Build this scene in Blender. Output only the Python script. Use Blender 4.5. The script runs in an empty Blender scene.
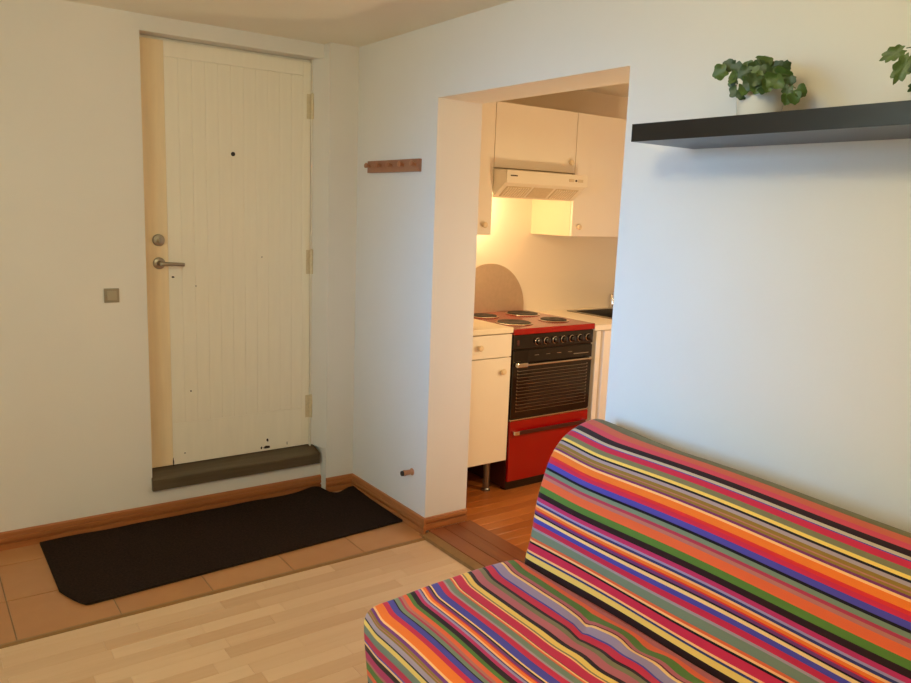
import bpy, bmesh, math, random
from mathutils import Vector, Matrix, Euler

# ------------------------------------------------------------------ camera, world, lights
sc = bpy.context.scene
COL = sc.collection
random.seed(4)
FPX = 776.86
CAM = Vector((-1.91337, -3.55976, 1.5))
ROT = Matrix(((0.81460548, 0.06722146, -0.57610692),
              (-0.5788251, 0.15781785, -0.80003439),
              (0.03714048, 0.98517755, 0.16746876)))
cd = bpy.data.cameras.new('camera'); cam = bpy.data.objects.new('camera', cd); COL.objects.link(cam)
cam.matrix_world = Matrix.Translation(CAM) @ ROT.to_4x4()
cd.sensor_fit = 'HORIZONTAL'; cd.sensor_width = 36; cd.lens = FPX / 911 * 36
cd.clip_start = 0.05
sc.camera = cam

vs = sc.view_settings
vs.view_transform = 'Standard'; vs.look = 'None'; vs.gamma = 1.0; vs.use_curve_mapping = False
vs.exposure = 0.0
sc.cycles.max_bounces = 12; sc.cycles.diffuse_bounces = 8
sc.cycles.sample_clamp_indirect = 6

w = bpy.data.worlds.new('sky'); sc.world = w; w.use_nodes = True
bg = w.node_tree.nodes['Background']
bg.inputs[0].default_value = (0.74, 1.0, 0.94, 1); bg.inputs[1].default_value = 4.4

def area(name, loc, rot, sx, sy, power, col):
    l = bpy.data.lights.new(name, 'AREA'); l.shape = 'RECTANGLE'; l.size = sx; l.size_y = sy
    l.energy = power; l.color = col
    o = bpy.data.objects.new(name, l); COL.objects.link(o); o.location = loc; o.rotation_euler = rot
    return o
# overcast daylight falling through the window of the left wall
wl = area('window_daylight', (-3.17, -2.0, 1.50), Euler((0, math.radians(-81), math.radians(10))), 1.10, 1.40, 8.0, (0.10, 0.44, 1.0))
wl.data.spread = math.radians(42)

# room measures (metres): corner of door wall and kitchen wall at the origin
H = 2.269; D0 = 0.0665; XP = -0.157; OA = -0.710; OB = -1.787; OH = 1.966; WT = 0.2375; HB = 0.079
XL, YR = -3.1, -5.4
DD = 0.13

def pix(u, v, axis, val):
    d = ROT @ Vector(((u - 455.5) / FPX, -(v - 341.5) / FPX, -1.0))
    s = (val - CAM[axis]) / d[axis]
    return CAM + d * s

# ------------------------------------------------------------------ materials
def srgb(r, g, b):
    f = lambda c: (c / 255 / 12.92) if c / 255 <= .04045 else ((c / 255 + .055) / 1.055) ** 2.4
    return (f(r), f(g), f(b), 1.0)

def mat(name, rgb, rough=.5, metal=0., noise=0., nscale=20., bump=0., bscale=200., stretch=(1, 1, 1), spec=.5, coat=0.):
    m = bpy.data.materials.new(name); m.use_nodes = True
    nt = m.node_tree; b = nt.nodes['Principled BSDF']
    c = srgb(*rgb)
    b.inputs['Base Color'].default_value = c; b.inputs['Roughness'].default_value = rough
    b.inputs['Metallic'].default_value = metal; b.inputs['Specular IOR Level'].default_value = spec
    b.inputs['Coat Weight'].default_value = coat
    if noise or bump:
        tc = nt.nodes.new('ShaderNodeTexCoord'); mp = nt.nodes.new('ShaderNodeMapping')
        mp.inputs['Scale'].default_value = stretch
        nt.links.new(tc.outputs['Object'], mp.inputs['Vector'])
    if noise:
        n = nt.nodes.new('ShaderNodeTexNoise'); n.inputs['Scale'].default_value = nscale; n.inputs['Detail'].default_value = 6
        nt.links.new(mp.outputs['Vector'], n.inputs['Vector'])
        mr = nt.nodes.new('ShaderNodeMapRange'); mr.inputs[1].default_value = .3; mr.inputs[2].default_value = .7
        mr.inputs[3].default_value = 1 - noise; mr.inputs[4].default_value = 1 + noise
        nt.links.new(n.outputs['Fac'], mr.inputs[0])
        mx = nt.nodes.new('ShaderNodeVectorMath'); mx.operation = 'SCALE'; mx.inputs[0].default_value = c[:3]
        nt.links.new(mr.outputs[0], mx.inputs['Scale'])
        nt.links.new(mx.outputs[0], b.inputs['Base Color'])
    if bump:
        n2 = nt.nodes.new('ShaderNodeTexNoise'); n2.inputs['Scale'].default_value = bscale; n2.inputs['Detail'].default_value = 4
        nt.links.new(mp.outputs['Vector'], n2.inputs['Vector'])
        bp = nt.nodes.new('ShaderNodeBump'); bp.inputs['Strength'].default_value = bump; bp.inputs['Distance'].default_value = .002
        nt.links.new(n2.outputs['Fac'], bp.inputs['Height']); nt.links.new(bp.outputs[0], b.inputs['Normal'])
    return m

def wood(name, dark, light, rough=.35, grain=(3, 60, 60), vary=.6, spec=.5, bump=.05):
    """wood with grain along local X; tone differs from piece to piece"""
    m = bpy.data.materials.new(name); m.use_nodes = True
    nt = m.node_tree; b = nt.nodes['Principled BSDF']; L = nt.links
    b.inputs['Roughness'].default_value = rough; b.inputs['Specular IOR Level'].default_value = spec
    tc = nt.nodes.new('ShaderNodeTexCoord'); oi = nt.nodes.new('ShaderNodeObjectInfo')
    ad = nt.nodes.new('ShaderNodeVectorMath'); ad.operation = 'MULTIPLY_ADD'
    L.new(oi.outputs['Random'], ad.inputs[0]); ad.inputs[1].default_value = (37, 23, 11)
    L.new(tc.outputs['Object'], ad.inputs[2])
    mp = nt.nodes.new('ShaderNodeMapping'); mp.inputs['Scale'].default_value = grain
    L.new(ad.outputs[0], mp.inputs['Vector'])
    n = nt.nodes.new('ShaderNodeTexNoise'); n.inputs['Scale'].default_value = 1; n.inputs['Detail'].default_value = 6
    n.inputs['Distortion'].default_value = .6
    L.new(mp.outputs[0], n.inputs['Vector'])
    mi = nt.nodes.new('ShaderNodeMix'); mi.data_type = 'FLOAT'; mi.inputs[0].default_value = vary
    L.new(n.outputs['Fac'], mi.inputs[2]); L.new(oi.outputs['Random'], mi.inputs[3])
    cr = nt.nodes.new('ShaderNodeValToRGB')
    cr.color_ramp.elements[0].position = .2; cr.color_ramp.elements[0].color = srgb(*dark)
    cr.color_ramp.elements[1].position = .8; cr.color_ramp.elements[1].color = srgb(*light)
    L.new(mi.outputs[0], cr.inputs[0]); L.new(cr.outputs[0], b.inputs['Base Color'])
    bp = nt.nodes.new('ShaderNodeBump'); bp.inputs['Strength'].default_value = bump; bp.inputs['Distance'].default_value = .001
    L.new(n.outputs['Fac'], bp.inputs['Height']); L.new(bp.outputs[0], b.inputs['Normal'])
    return m

def emit(name, rgb, strength):
    m = bpy.data.materials.new(name); m.use_nodes = True
    b = m.node_tree.nodes['Principled BSDF']
    b.inputs['Base Color'].default_value = srgb(*rgb)
    b.inputs['Emission Color'].default_value = srgb(*rgb); b.inputs['Emission Strength'].default_value = strength
    return m

def glass_mat():
    m = bpy.data.materials.new('window_glass'); m.use_nodes = True
    nt = m.node_tree; nt.nodes.clear()
    o = nt.nodes.new('ShaderNodeOutputMaterial'); t = nt.nodes.new('ShaderNodeBsdfTransparent')
    g = nt.nodes.new('ShaderNodeBsdfGlossy'); g.inputs['Roughness'].default_value = .02
    mx = nt.nodes.new('ShaderNodeMixShader'); mx.inputs[0].default_value = .06
    nt.links.new(t.outputs[0], mx.inputs[1]); nt.links.new(g.outputs[0], mx.inputs[2]); nt.links.new(mx.outputs[0], o.inputs[0])
    return m

M = dict(
    wall=mat('white_wall_paint', (226, 222, 214), .75, noise=.012, nscale=3, bump=.12, bscale=120, spec=.3),
    ceiling=mat('ceiling_paint', (234, 228, 212), .85, noise=.015, nscale=3, bump=.1, bscale=150, spec=.2),
    kitchen_wall=mat('kitchen_wall_paint', (232, 222, 204), .6, noise=.01, nscale=3, bump=.08, bscale=120, spec=.3),
    door=mat('door_cream_paint', (243, 236, 217), .42, noise=.02, nscale=6, stretch=(6, 6, .6), bump=.12, bscale=60),
    door_worn=mat('door_worn_stile_paint', (240, 218, 178), .42, noise=.05, nscale=6, stretch=(6, 6, .6), bump=.12, bscale=60),
    frame=mat('door_frame_white', (232, 226, 212), .45, bump=.05),
    chip=mat('bare_dark_wood_chip', (52, 36, 24), .8),
    splash=mat('satin_steel_sheet', (202, 180, 152), .5, .7, noise=.04, nscale=40),
    steel=mat('brushed_steel', (176, 168, 152), .32, 1, noise=.05, nscale=60),
    brass_hinge=mat('painted_hinge', (218, 204, 172), .45, .3, noise=.08, nscale=80),
    chrome=mat('chrome', (225, 222, 215), .12, 1),
    sill=mat('dark_sill_wood', (92, 78, 58), .5, noise=.18, nscale=10, stretch=(.5, 8, 8), bump=.2, bscale=90),
    matfib=mat('charcoal_mat_pile', (42, 30, 24), .95, noise=.45, nscale=110, bump=1., bscale=420, spec=.1),
    grout=mat('tile_grout', (150, 122, 92), .9, noise=.05, nscale=80),
    switch=mat('switch_grey', (150, 138, 116), .45),
    switch2=mat('switch_rocker', (168, 156, 132), .4),
    shelf=mat('black_brown_foil', (20, 19, 20), .3, noise=.12, nscale=4, stretch=(30, 1, 30), spec=.6),
    pot=mat('white_glazed_ceramic', (236, 230, 218), .22, coat=.3),
    soil=mat('potting_soil', (48, 34, 24), .95, noise=.3, nscale=90, bump=.8, bscale=160),
    leaf=mat('leaf_green', (74, 98, 42), .42, noise=.25, nscale=30, bump=.2, bscale=60),
    leaf2=mat('leaf_dark_green', (50, 74, 36), .42, noise=.25, nscale=30, bump=.2, bscale=60),
    stem=mat('plant_stem', (70, 84, 44), .6),
    cab=mat('cabinet_white_laminate', (242, 234, 220), .38, noise=.008, nscale=5),
    cabin=mat('cabinet_carcass', (226, 212, 186), .5),
    counter=mat('cream_countertop', (240, 228, 204), .35, noise=.02, nscale=40),
    knobw=mat('pale_wood_knob', (232, 212, 178), .45, noise=.06, nscale=60),
    red=mat('red_enamel', (152, 12, 10), .16, noise=.02, nscale=5, coat=.5),
    blk=mat('black_enamel', (24, 17, 14), .16, coat=.3),
    blk2=mat('black_iron', (34, 28, 26), .5, noise=.1, nscale=60),
    oglass=mat('oven_glass', (16, 12, 10), .06, coat=.5),
    inner=mat('oven_window_tint', (40, 31, 24), .12),
    side=mat('stove_side_panel', (70, 26, 18), .35),
    hood=mat('hood_white_metal', (238, 228, 206), .35),
    hoodgrill=mat('hood_filter_plastic', (214, 196, 160), .5, noise=.06, nscale=90),
    mark=mat('dark_print', (78, 58, 36), .5),
    leg=mat('galvanised_leg', (150, 146, 140), .35, 1),
    sink=mat('stainless_sink', (150, 140, 124), .28, 1, noise=.05, nscale=40),
    white=mat('white_window_paint', (235, 232, 226), .4),
    brown_seam=mat('strip_brown_metal', (150, 112, 66), .4, .3, noise=.08, nscale=30),
    sofa_frame=mat('black_sofa_frame', (30, 28, 28), .4, .6),
    laminate=wood('beech_laminate', (203, 164, 126), (222, 190, 154), .33, (2.5, 45, 45), .62, spec=.45),
    laminate_base=mat('laminate_underlay', (160, 116, 70), .5),
    kfloor=wood('kitchen_floor_board', (150, 84, 34), (186, 112, 52), .3, (2.5, 40, 40), .5),
    thr=wood('threshold_board', (104, 54, 28), (142, 80, 44), .35, (40, 2.5, 40), .45),
    pine=wood('pine_baseboard', (150, 88, 44), (182, 116, 64), .42, (2.5, 50, 50), .35),
    rackw=wood('coat_rack_wood', (146, 98, 70), (176, 124, 92), .45, (30, 3, 40), .4),
    pegw=wood('peg_wood', (158, 104, 70), (190, 134, 94), .45, (20, 20, 20), .4),
    rubber=mat('dark_rubber', (40, 30, 26), .7),
)
def tile_mat():
    m = wood('terracotta_beige_tile', (178, 124, 76), (196, 143, 94), .3, (9, 9, 9), .5, bump=.15)
    return m
M['tile'] = tile_mat()
M['glass'] = glass_mat()

# ------------------------------------------------------------------ mesh helpers
class MB:
    def __init__(s): s.v = []; s.f = []
    def add(s, vs_, fs):
        o = len(s.v); s.v += [tuple(p) for p in vs_]; s.f += [[i + o for i in f] for f in fs]; return s
    def box(s, x0, x1, y0, y1, z0, z1):
        return s.add([(x0, y0, z0), (x1, y0, z0), (x1, y1, z0), (x0, y1, z0), (x0, y0, z1), (x1, y0, z1), (x1, y1, z1), (x0, y1, z1)],
                     [(3, 2, 1, 0), (4, 5, 6, 7), (0, 1, 5, 4), (1, 2, 6, 5), (2, 3, 7, 6), (3, 0, 4, 7)])
    def lathe(s, prof, origin=(0, 0, 0), axis=(0, 0, 1), n=24, caps=True):
        """prof: (radius, height) pairs along axis"""
        o = Vector(origin); a = Vector(axis).normalized()
        u = a.orthogonal().normalized(); w_ = a.cross(u)
        vs_ = []; fs = []
        for r, h in prof:
            for k in range(n):
                t = 2 * math.pi * k / n
                vs_.append(o + a * h + (u * math.cos(t) + w_ * math.sin(t)) * r)
        for i in range(len(prof) - 1):
            for k in range(n):
                k2 = (k + 1) % n
                fs.append((i * n + k, i * n + k2, (i + 1) * n + k2, (i + 1) * n + k))
        if caps:
            fs.append(tuple(reversed(range(n)))); fs.append(tuple(range((len(prof) - 1) * n, len(prof) * n)))
        return s.add(vs_, fs)
    def cyl(s, p0, p1, r, r1=None, n=16):
        p0 = Vector(p0); p1 = Vector(p1)
        return s.lathe([(r, 0), (r if r1 is None else r1, (p1 - p0).length)], p0, p1 - p0, n)
    def tube(s, path, r, n=8):
        path = [Vector(p) for p in path]; vs_ = []; fs = []
        rs = r if isinstance(r, (list, tuple)) else [r] * len(path)
        ref = None
        for i, p in enumerate(path):
            d = (path[min(i + 1, len(path) - 1)] - path[max(i - 1, 0)]).normalized()
            u = d.orthogonal().normalized() if ref is None else (ref - d * ref.dot(d)).normalized()
            ref = u; w_ = d.cross(u)
            for k in range(n):
                t = 2 * math.pi * k / n; vs_.append(p + (u * math.cos(t) + w_ * math.sin(t)) * rs[i])
        for i in range(len(path) - 1):
            for k in range(n):
                k2 = (k + 1) % n; fs.append((i * n + k, i * n + k2, (i + 1) * n + k2, (i + 1) * n + k))
        fs.append(tuple(reversed(range(n)))); fs.append(tuple(range((len(path) - 1) * n, len(path) * n)))
        return s.add(vs_, fs)
    def prism(s, poly, axis, a, b):
        """poly 2-D points in the other two axes (order x<y<z), extruded on axis from a to b"""
        def P(p, t): 
            return {0: (t, p[0], p[1]), 1: (p[0], t, p[1]), 2: (p[0], p[1], t)}[axis]
        n = len(poly)
        return s.add([P(p, a) for p in poly] + [P(p, b) for p in poly],
                     [tuple(range(n)), tuple(reversed(range(n, 2 * n)))] + [(i, n + i, n + (i + 1) % n, (i + 1) % n) for i in range(n)])
    def build(s, name, m, parent=None, bevel=0., seg=2, smooth=False, origin=None):
        base = Vector((0, 0, 0))
        if parent is not None: base = world_loc(parent)
        me = bpy.data.meshes.new(name)
        org = Vector(origin) if origin is not None else base
        me.from_pydata([tuple(Vector(p) - org) for p in s.v], [], s.f)
        bm = bmesh.new(); bm.from_mesh(me)
        bmesh.ops.recalc_face_normals(bm, faces=bm.faces)
        if bevel:
            es = [e for e in bm.edges if len(e.link_faces) == 2 and e.calc_face_angle(0) > .6]
            bmesh.ops.bevel(bm, geom=es, offset=bevel, segments=seg, profile=.6, affect='EDGES', clamp_overlap=True)
        bm.to_mesh(me); bm.free()
        if smooth:
            me.polygons.foreach_set('use_smooth', [True] * len(me.polygons))
            if hasattr(me, 'set_sharp_from_angle'): me.set_sharp_from_angle(angle=math.radians(38))
        me.materials.append(M[m] if isinstance(m, str) else m)
        o = bpy.data.objects.new(name, me); COL.objects.link(o)
        o.location = org - base if parent is not None else org
        if parent is not None: o.parent = parent
        return o
WL = {}
def world_loc(o):
    p = Vector(o.location)
    while o.parent is not None:
        o = o.parent; p = p + Vector(o.location)
    return p
def box(*a): return MB().box(*a)

def thing(name, label, cat, loc=(0, 0, 0), group=None):
    o = bpy.data.objects.new(name, None); COL.objects.link(o); o.location = loc
    o.empty_display_size = .1
    return tag(o, label, cat, group)
def tag(o, label, cat, group=None):
    o['label'] = label; o['category'] = cat
    if group: o['group'] = group
    return o
def struct(o, label=None):
    o['kind'] = 'structure'
    if label: o['label'] = label
    return o
def dup(o, loc, parent):
    c = o.copy(); COL.objects.link(c); c.parent = parent; c.location = loc
    return c

# ------------------------------------------------------------------ room shell
b = MB()
b.box(XL - .25, -1.018, D0, .40, 0, H)                 # left of the door
b.box(-1.018, XP, D0, .40, 2.2016, H)                  # lintel
b.box(-1.018, XP, D0, .40, 0, .150)                    # below the sill
b.box(-1.018, XP, DD + .06, .40, .150, 2.2016)         # behind the leaf
struct(b.build('wall_back', 'wall'), 'white painted wall with the entrance door set into it')
struct(box(XP, 0, 0, .40, 0, H).prism([(XP + .001, .004), (XP + .001, .40), (-.188, .40), (-.188, DD - .006)], 2, .236, 2.2014).build('wall_pilaster', 'wall'), 'narrow white wall strip projecting beside the door')
b = MB()
b.box(0, WT, OA, .40, 0, H)
b.box(0, WT, OB, OA, OH, H)
b.box(0, WT, YR - .25, OB, 0, H)
struct(b.build('wall_right', 'wall'), 'white wall with the doorless kitchen opening')
# left wall with window, rear wall
WY0, WY1, WZ0, WZ1 = -2.76, -1.24, .92, 2.12
b = MB()
b.box(XL - .25, XL, WY1, D0, 0, H); b.box(XL - .25, XL, YR - .25, WY0, 0, H)
b.box(XL - .25, XL, WY0, WY1, 0, WZ0); b.box(XL - .25, XL, WY0, WY1, WZ1, H)
struct(b.build('wall_left', 'wall'))
struct(box(XL, 0, YR - .25, YR, 0, H).build('wall_rear', 'wall'))
struct(box(XL - .25, WT, YR - .25, .40, H, H + .15).build('ceiling', 'ceiling'), 'plain low beige white ceiling')
win = thing('window_1', 'white framed window in the left wall', 'window', (XL - .1, (WY0 + WY1) / 2, WZ0))
del win['category']; struct(win)
b = MB()
for z0, z1 in ((WZ0, WZ0 + .06), (WZ1 - .06, WZ1)): b.box(XL - .13, XL - .07, WY0, WY1, z0, z1)
ym = (WY0 + WY1) / 2
for y0, y1 in ((WY0, WY0 + .06), (ym - .03, ym + .03), (WY1 - .06, WY1)): b.box(XL - .13, XL - .07, y0, y1, WZ0 + .06, WZ1 - .06)
b.build('window_frame', 'white', win)
for y0, y1 in ((WY0 + .06, ym - .03), (ym + .03, WY1 - .06)):
    box(XL - .102, XL - .098, y0, y1, WZ0 + .06, WZ1 - .06).build('pane', 'glass', win)
box(XL - .07, XL + .06, WY0 - .03, WY1 + .03, WZ0 - .03, WZ0).build('window_sill', 'white', win, bevel=.004)

# kitchen shell
KX, KY, KYB = 2.75, -2.7, .14
struct(box(WT, KX + .2, KYB, .40, 0, H).build('wall_kitchen_back', 'kitchen_wall'), 'warm white kitchen wall behind the stove')
struct(box(KX, KX + .2, KY, KYB, 0, H).build('wall_kitchen_side', 'kitchen_wall'))
struct(box(WT, KX + .2, KY - .2, KY, 0, H).build('wall_kitchen_front', 'kitchen_wall'))
struct(box(WT, KX + .2, KY - .2, .40, H, H + .15).build('ceiling_kitchen', 'ceiling'))

# floors
TY = -.744          # tile / laminate boundary
floor = struct(box(XL - .25, WT, YR - .25, .40, -.12, -.012).build('floor', 'laminate_base'), 'beech laminate and tiled entrance floor')
ROWW, rows = .0645, []
lens = (.30, .42, .54)
lam_mesh = {}
y = TY - .026
rng = random.Random(11)
far = MB()
first = {}
while y > YR:
    x = XL - rng.random() * .4
    y0 = y - ROWW
    while x < -.028:
        L_ = rng.choice(lens); x0, x1 = max(x, XL), min(x + L_, -.028)
        seen = (y > -2.05 and x1 > -2.1 and x0 < 0 and x1 - x0 > .03)
        if x1 - x0 > .003:
            if seen:
                key = round(x1 - x0, 3)
                cx = (x0 + x1) / 2
                if key not in first:
                    first[key] = MB().box(-key / 2 + .0003, key / 2 - .0003, -ROWW / 2 + .0003, ROWW / 2 - .0003, -.012, 0).build('plank', 'laminate', floor, bevel=.0006, seg=1, origin=(0, 0, 0))
                    first[key].location = (cx, y - ROWW / 2, 0)
                else:
                    dup(first[key], (cx, y - ROWW / 2, 0), floor)
            else:
                far.box(x0 + .0003, x1 - .0003, y0 + .0003, y - .0003, -.012, 0)
        x += L_
    y = y0
fo = far.build('planks_beyond', 'laminate', floor); fo['kind'] = 'stuff'
# tiles
gx = [XL, -3.0, -2.67, -2.34, -2.01, -1.674, -1.339, -1.002, -.665, -.333, 0.0]
gy = [TY, -.432, -.102, D0]
box(XL, 0, TY, D0, -.013, -.003).build('grout', 'grout', floor)
for i in range(len(gx) - 1):
    for j in range(3):
        g = .0025
        box(gx[i] + g, gx[i + 1] - g, gy[j] + g, gy[j + 1] - g, -.012, 0).build('tile', 'tile', floor, bevel=.0012, seg=1, origin=((gx[i] + gx[i + 1]) / 2, (gy[j] + gy[j + 1]) / 2, 0))
o = MB().prism([(TY - .026, -.002), (TY - .024, .0025), (TY - .013, .004), (TY - .002, .0025), (TY, -.002)], 0, XL, -.028).build('trim_1', 'brown_seam')
struct(o, 'brown strip covering the joint between tiles and laminate')

# threshold in the kitchen opening
thr = struct(box(-.028, WT + .02, OB, OA, -.12, .004).build('floor_threshold', 'laminate_base'), 'dark brown boards across the kitchen opening')
MB().prism([(-.034, 0), (-.028, .012), (.008, .021), (.012, .004), (-.028, -.01)], 1, OB + .002, TY).build('edge_strip', 'brown_seam', thr)
for x0, x1 in ((.013, .093), (.095, .173), (.175, WT + .018)):
    box(x0, x1, OB + .002, OA - .016, .004, .021 if x0 > .01 else .018).build('board', 'thr', thr, bevel=.0015, seg=1, origin=((x0 + x1) / 2, (OA + OB) / 2, .02))
kf = struct(box(WT + .02, KX, KY, KYB, -.12, -.008).build('floor_kitchen', 'laminate_base'), 'reddish board floor of the kitchen')
kx = WT + .021; rng = random.Random(3)
i = 0
kproto = {}
for r_ in range(44):
    yy = KYB - r_ * .065
    if yy < -1.75: break
    x = WT + .021 - rng.random() * .35 * 0
    x = WT + .021
    first_len = rng.choice((.25, .45, .65))
    ls = [first_len]
    while x < KX - .01:
        L_ = ls.pop() if ls else rng.choice((.5, .7))
        x1 = min(x + L_, KX)
        box(x + .0004, x1 - .0004, yy - .065 + .0004, yy - .0004, -.008, .002).build('plank', 'kfloor', kf, bevel=.0006, seg=1, origin=((x + x1) / 2, yy - .0325, 0))
        x = x1
o = box(WT + .021, KX, KY, KYB - r_ * .065, -.008, .002).build('floor_sheet', 'kfloor', kf)

# baseboards with a milled groove
def bprof(t, z0=0.):
    return [(0, z0), (t, z0), (t, z0 + .026), (t - .011, z0 + .028), (t - .011, z0 + .035), (t - .001, z0 + .037), (t - .001, z0 + .050), (t - .005, z0 + .053), (t - .005, z0 + .056), (t - .002, z0 + .058), (t - .004, HB - .006), (t - .009, HB), (0, HB)]
def base_x(name, x0, x1, yw, t=.014, label=None):
    o = MB().prism([(yw - p[0], p[1]) for p in bprof(t)], 0, x0, x1).build(name, 'pine', origin=((x0 + x1) / 2, yw, 0)); return struct(o, label)
def base_y(name, y0, y1, xw, t=.014, label=None):
    o = MB().prism([(xw - p[0], p[1]) for p in bprof(t)], 1, y0, y1).build(name, M['pine_y'], origin=(xw, (y0 + y1) / 2, 0)); return struct(o, label)
M['pine_y'] = wood('pine_baseboard_side', (150, 88, 44), (182, 116, 64), .42, (50, 2.5, 50), .35)
base_x('baseboard_back', XL, XP - .002, D0, label='grooved pine baseboard below the entrance door')
base_x('baseboard_pilaster', XP - .002, -.004, 0)
base_y('baseboard_right', OA - .014, -.001, 0, label='pine baseboard between corner and kitchen opening')
o = MB().prism([(OA - p[0], p[1]) for p in bprof(.013, .02)], 0, -.013, WT).build('baseboard_jamb', 'pine', origin=(.1, OA, 0)); struct(o, 'pine baseboard on the side of the kitchen opening')
base_y('baseboard_right.001', YR, OB, 0)

# ------------------------------------------------------------------ entrance door
LX0, LX1, LZ0, LZ1 = -1.004, -.197, .236, 2.186
door = thing('door_1', 'cream painted entrance door of narrow vertical boards', 'door', (-.6, DD, .236)); del door['category']; struct(door)
FX0, FX1, FZ0, FZ1 = -.903, -.238, .440, 2.120
Y1 = DD + .045
box(LX0, FX0, DD, Y1, LZ0, LZ1).build('stile', 'door_worn', door, bevel=.002, seg=1)
box(FX1, LX1, DD, Y1, LZ0, LZ1).build('stile', 'door', door, bevel=.002, seg=1)
box(FX0, FX1, DD + .0003, Y1, FZ1, LZ1).build('rail', 'door', door, bevel=.001, seg=1)
box(FX0, FX1, DD + .0003, Y1, LZ0, FZ0).build('rail', 'door', door, bevel=.001, seg=1)
nb = 11; bw = (FX1 - FX0) / nb
bd = None
for k in range(nb):
    xc = FX0 + (k + .5) * bw
    if bd is None:
        bd = box(-bw / 2 + .0002, bw / 2 - .0002, -.02, .02, -(FZ1 - FZ0) / 2 + .0006, (FZ1 - FZ0) / 2 - .0006).build('board', 'door', door, bevel=.0013, seg=1, origin=(0, 0, 0))
        bd.location = Vector((xc, DD + .0215, (FZ0 + FZ1) / 2)) - door.location
    else:
        dup(bd, Vector((xc, DD + .0215, (FZ0 + FZ1) / 2)) - door.location, door)
b = MB(); b.box(LX1 + .002, -.1885, DD - .008, Y1 + .01, .20, 2.2); b.box(LX0 - .012, LX1 + .002, DD + .02, Y1 + .01, LZ1 + .001, 2.2)
b.build('door_frame', 'frame', door, bevel=.002, seg=1)
for z0, z1 in ((1.916, 2.035), (1.146, 1.268), (.386, .506)):
    hg = MB().cyl((-.192, DD - .009, z0), (-.192, DD - .009, z1), .008, n=12).build('hinge', 'brass_hinge', door, smooth=True)
    b = MB(); b.box(-.218, -.193, DD - .003, DD + .001, z0, z1)
    b.build('hinge_plate', 'brass_hinge', hg)
    MB().cyl((-.192, DD - .009, z1), (-.192, DD - .009, z1 + .006), .009, .004, n=12).build('hinge_cap', 'brass_hinge', hg, smooth=True)
# lever handle
hx, hz = -.946, 1.207
h = MB().lathe([(.027, 0), (.027, .006), (.022, .010), (.012, .011), (.010, .014), (.010, .050)], (hx, DD, hz), (0, -1, 0), 28).build('door_handle', 'steel', door, smooth=True)
MB().tube([(hx, DD - .046, hz), (hx + .012, DD - .050, hz), (hx + .05, DD - .052, hz - .001), (hx + .100, DD - .050, hz - .004)], [.010, .0095, .009, .0085], 12).build('lever', 'steel', h, smooth=True)
lk = MB().lathe([(.027, 0), (.027, .007), (.023, .012), (.016, .013), (.016, .018), (.012, .019)], (-.946, DD, 1.312), (0, -1, 0), 28).build('lock_cylinder', 'steel', door, smooth=True)
MB().box(-.950, -.942, DD - .033, DD - .018, 1.300, 1.324).build('thumb_turn', 'steel', lk, bevel=.002)
MB().lathe([(.010, 0), (.010, .003), (.006, .005), (.004, .005)], (-.594, DD, 1.719), (0, -1, 0), 16).build('peephole', 'rubber', door, smooth=True)
# bare patches where paint has chipped off
def chip(x, z, rx, rz, n=9, seed=0):
    r = random.Random(seed)
    pts = [(x + rx * math.cos(2 * math.pi * k / n) * r.uniform(.7, 1.15), z + rz * math.sin(2 * math.pi * k / n) * r.uniform(.7, 1.15)) for k in range(n)]
    MB().prism(pts, 1, DD - .0008, DD + .002).build('paint_chip', 'chip', door)
for i, (u, v, rx, rz) in enumerate(((173, 277, .006, .005), (191, 391, .004, .004), (173.5, 462, .003, .022), (267, 447, .020, .009), (267.5, 440, .006, .009), (261.5, 448, .005, .007), (185, 453, .004, .003), (287, 443, .002, .010), (262, 257, .003, .003), (196, 286, .003, .003))):
    p = pix(u, v, 1, DD); chip(p.x, p.z, rx, rz, seed=i)
# sill
o = MB().prism([(.046, .150), (.046, .203), (.052, .207), (DD + .02, .234), (DD + .02, .150)], 0, -1.022, XP - .013).build('trim_2', 'sill', bevel=.0015, seg=1)
struct(o, 'dark weathered wooden sill under the entrance door')

# ------------------------------------------------------------------ small wall fittings
t = thing('wall_switch', 'small grey square switch on the wall beside the door handle', 'switch', (-1.167, D0, 1.073))
box(-1.198, -1.136, D0 - .007, D0, 1.042, 1.104).build('plate', 'switch', t, bevel=.002)
box(-1.187, -1.147, D0 - .011, D0 - .006, 1.053, 1.093).build('rocker', 'switch2', t, bevel=.0015)

t = thing('coat_rack', 'short wooden coat rack with knobs on the wall beside the opening', 'coat rack', (0, -.366, 1.66))
box(-.018, 0, -.597, -.135, 1.660, 1.716).build('board', 'rackw', t, bevel=.002)
pg = None
for k in range(5):
    yk = -.160 - k * .103
    if pg is None:
        pg = MB().lathe([(.008, 0), (.007, .012), (.012, .020), (.013, .026), (.009, .030), (.003, .031)], (0, 0, 0), (-1, 0, .18), 14).build('peg', 'pegw', t, smooth=True, origin=(0, 0, 0))
        pg.location = Vector((-.016, yk, 1.690)) - t.location
    else:
        dup(pg, Vector((-.016, yk, 1.690)) - t.location, t)

t = thing('door_stop', 'turned wooden door stop knob low on the wall by the mat', 'door stop', (0, -.592, .268))
MB().lathe([(.017, 0), (.017, .004), (.012, .010), (.013, .035), (.015, .045), (.013, .052)], (0, -.592, .268), (-1, 0, 0), 18).build('peg', 'pegw', t, smooth=True)
MB().lathe([(.013, .0515), (.012, .060), (.006, .064)], (0, -.592, .268), (-1, 0, 0), 18).build('tip', 'rubber', t, smooth=True)

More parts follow.
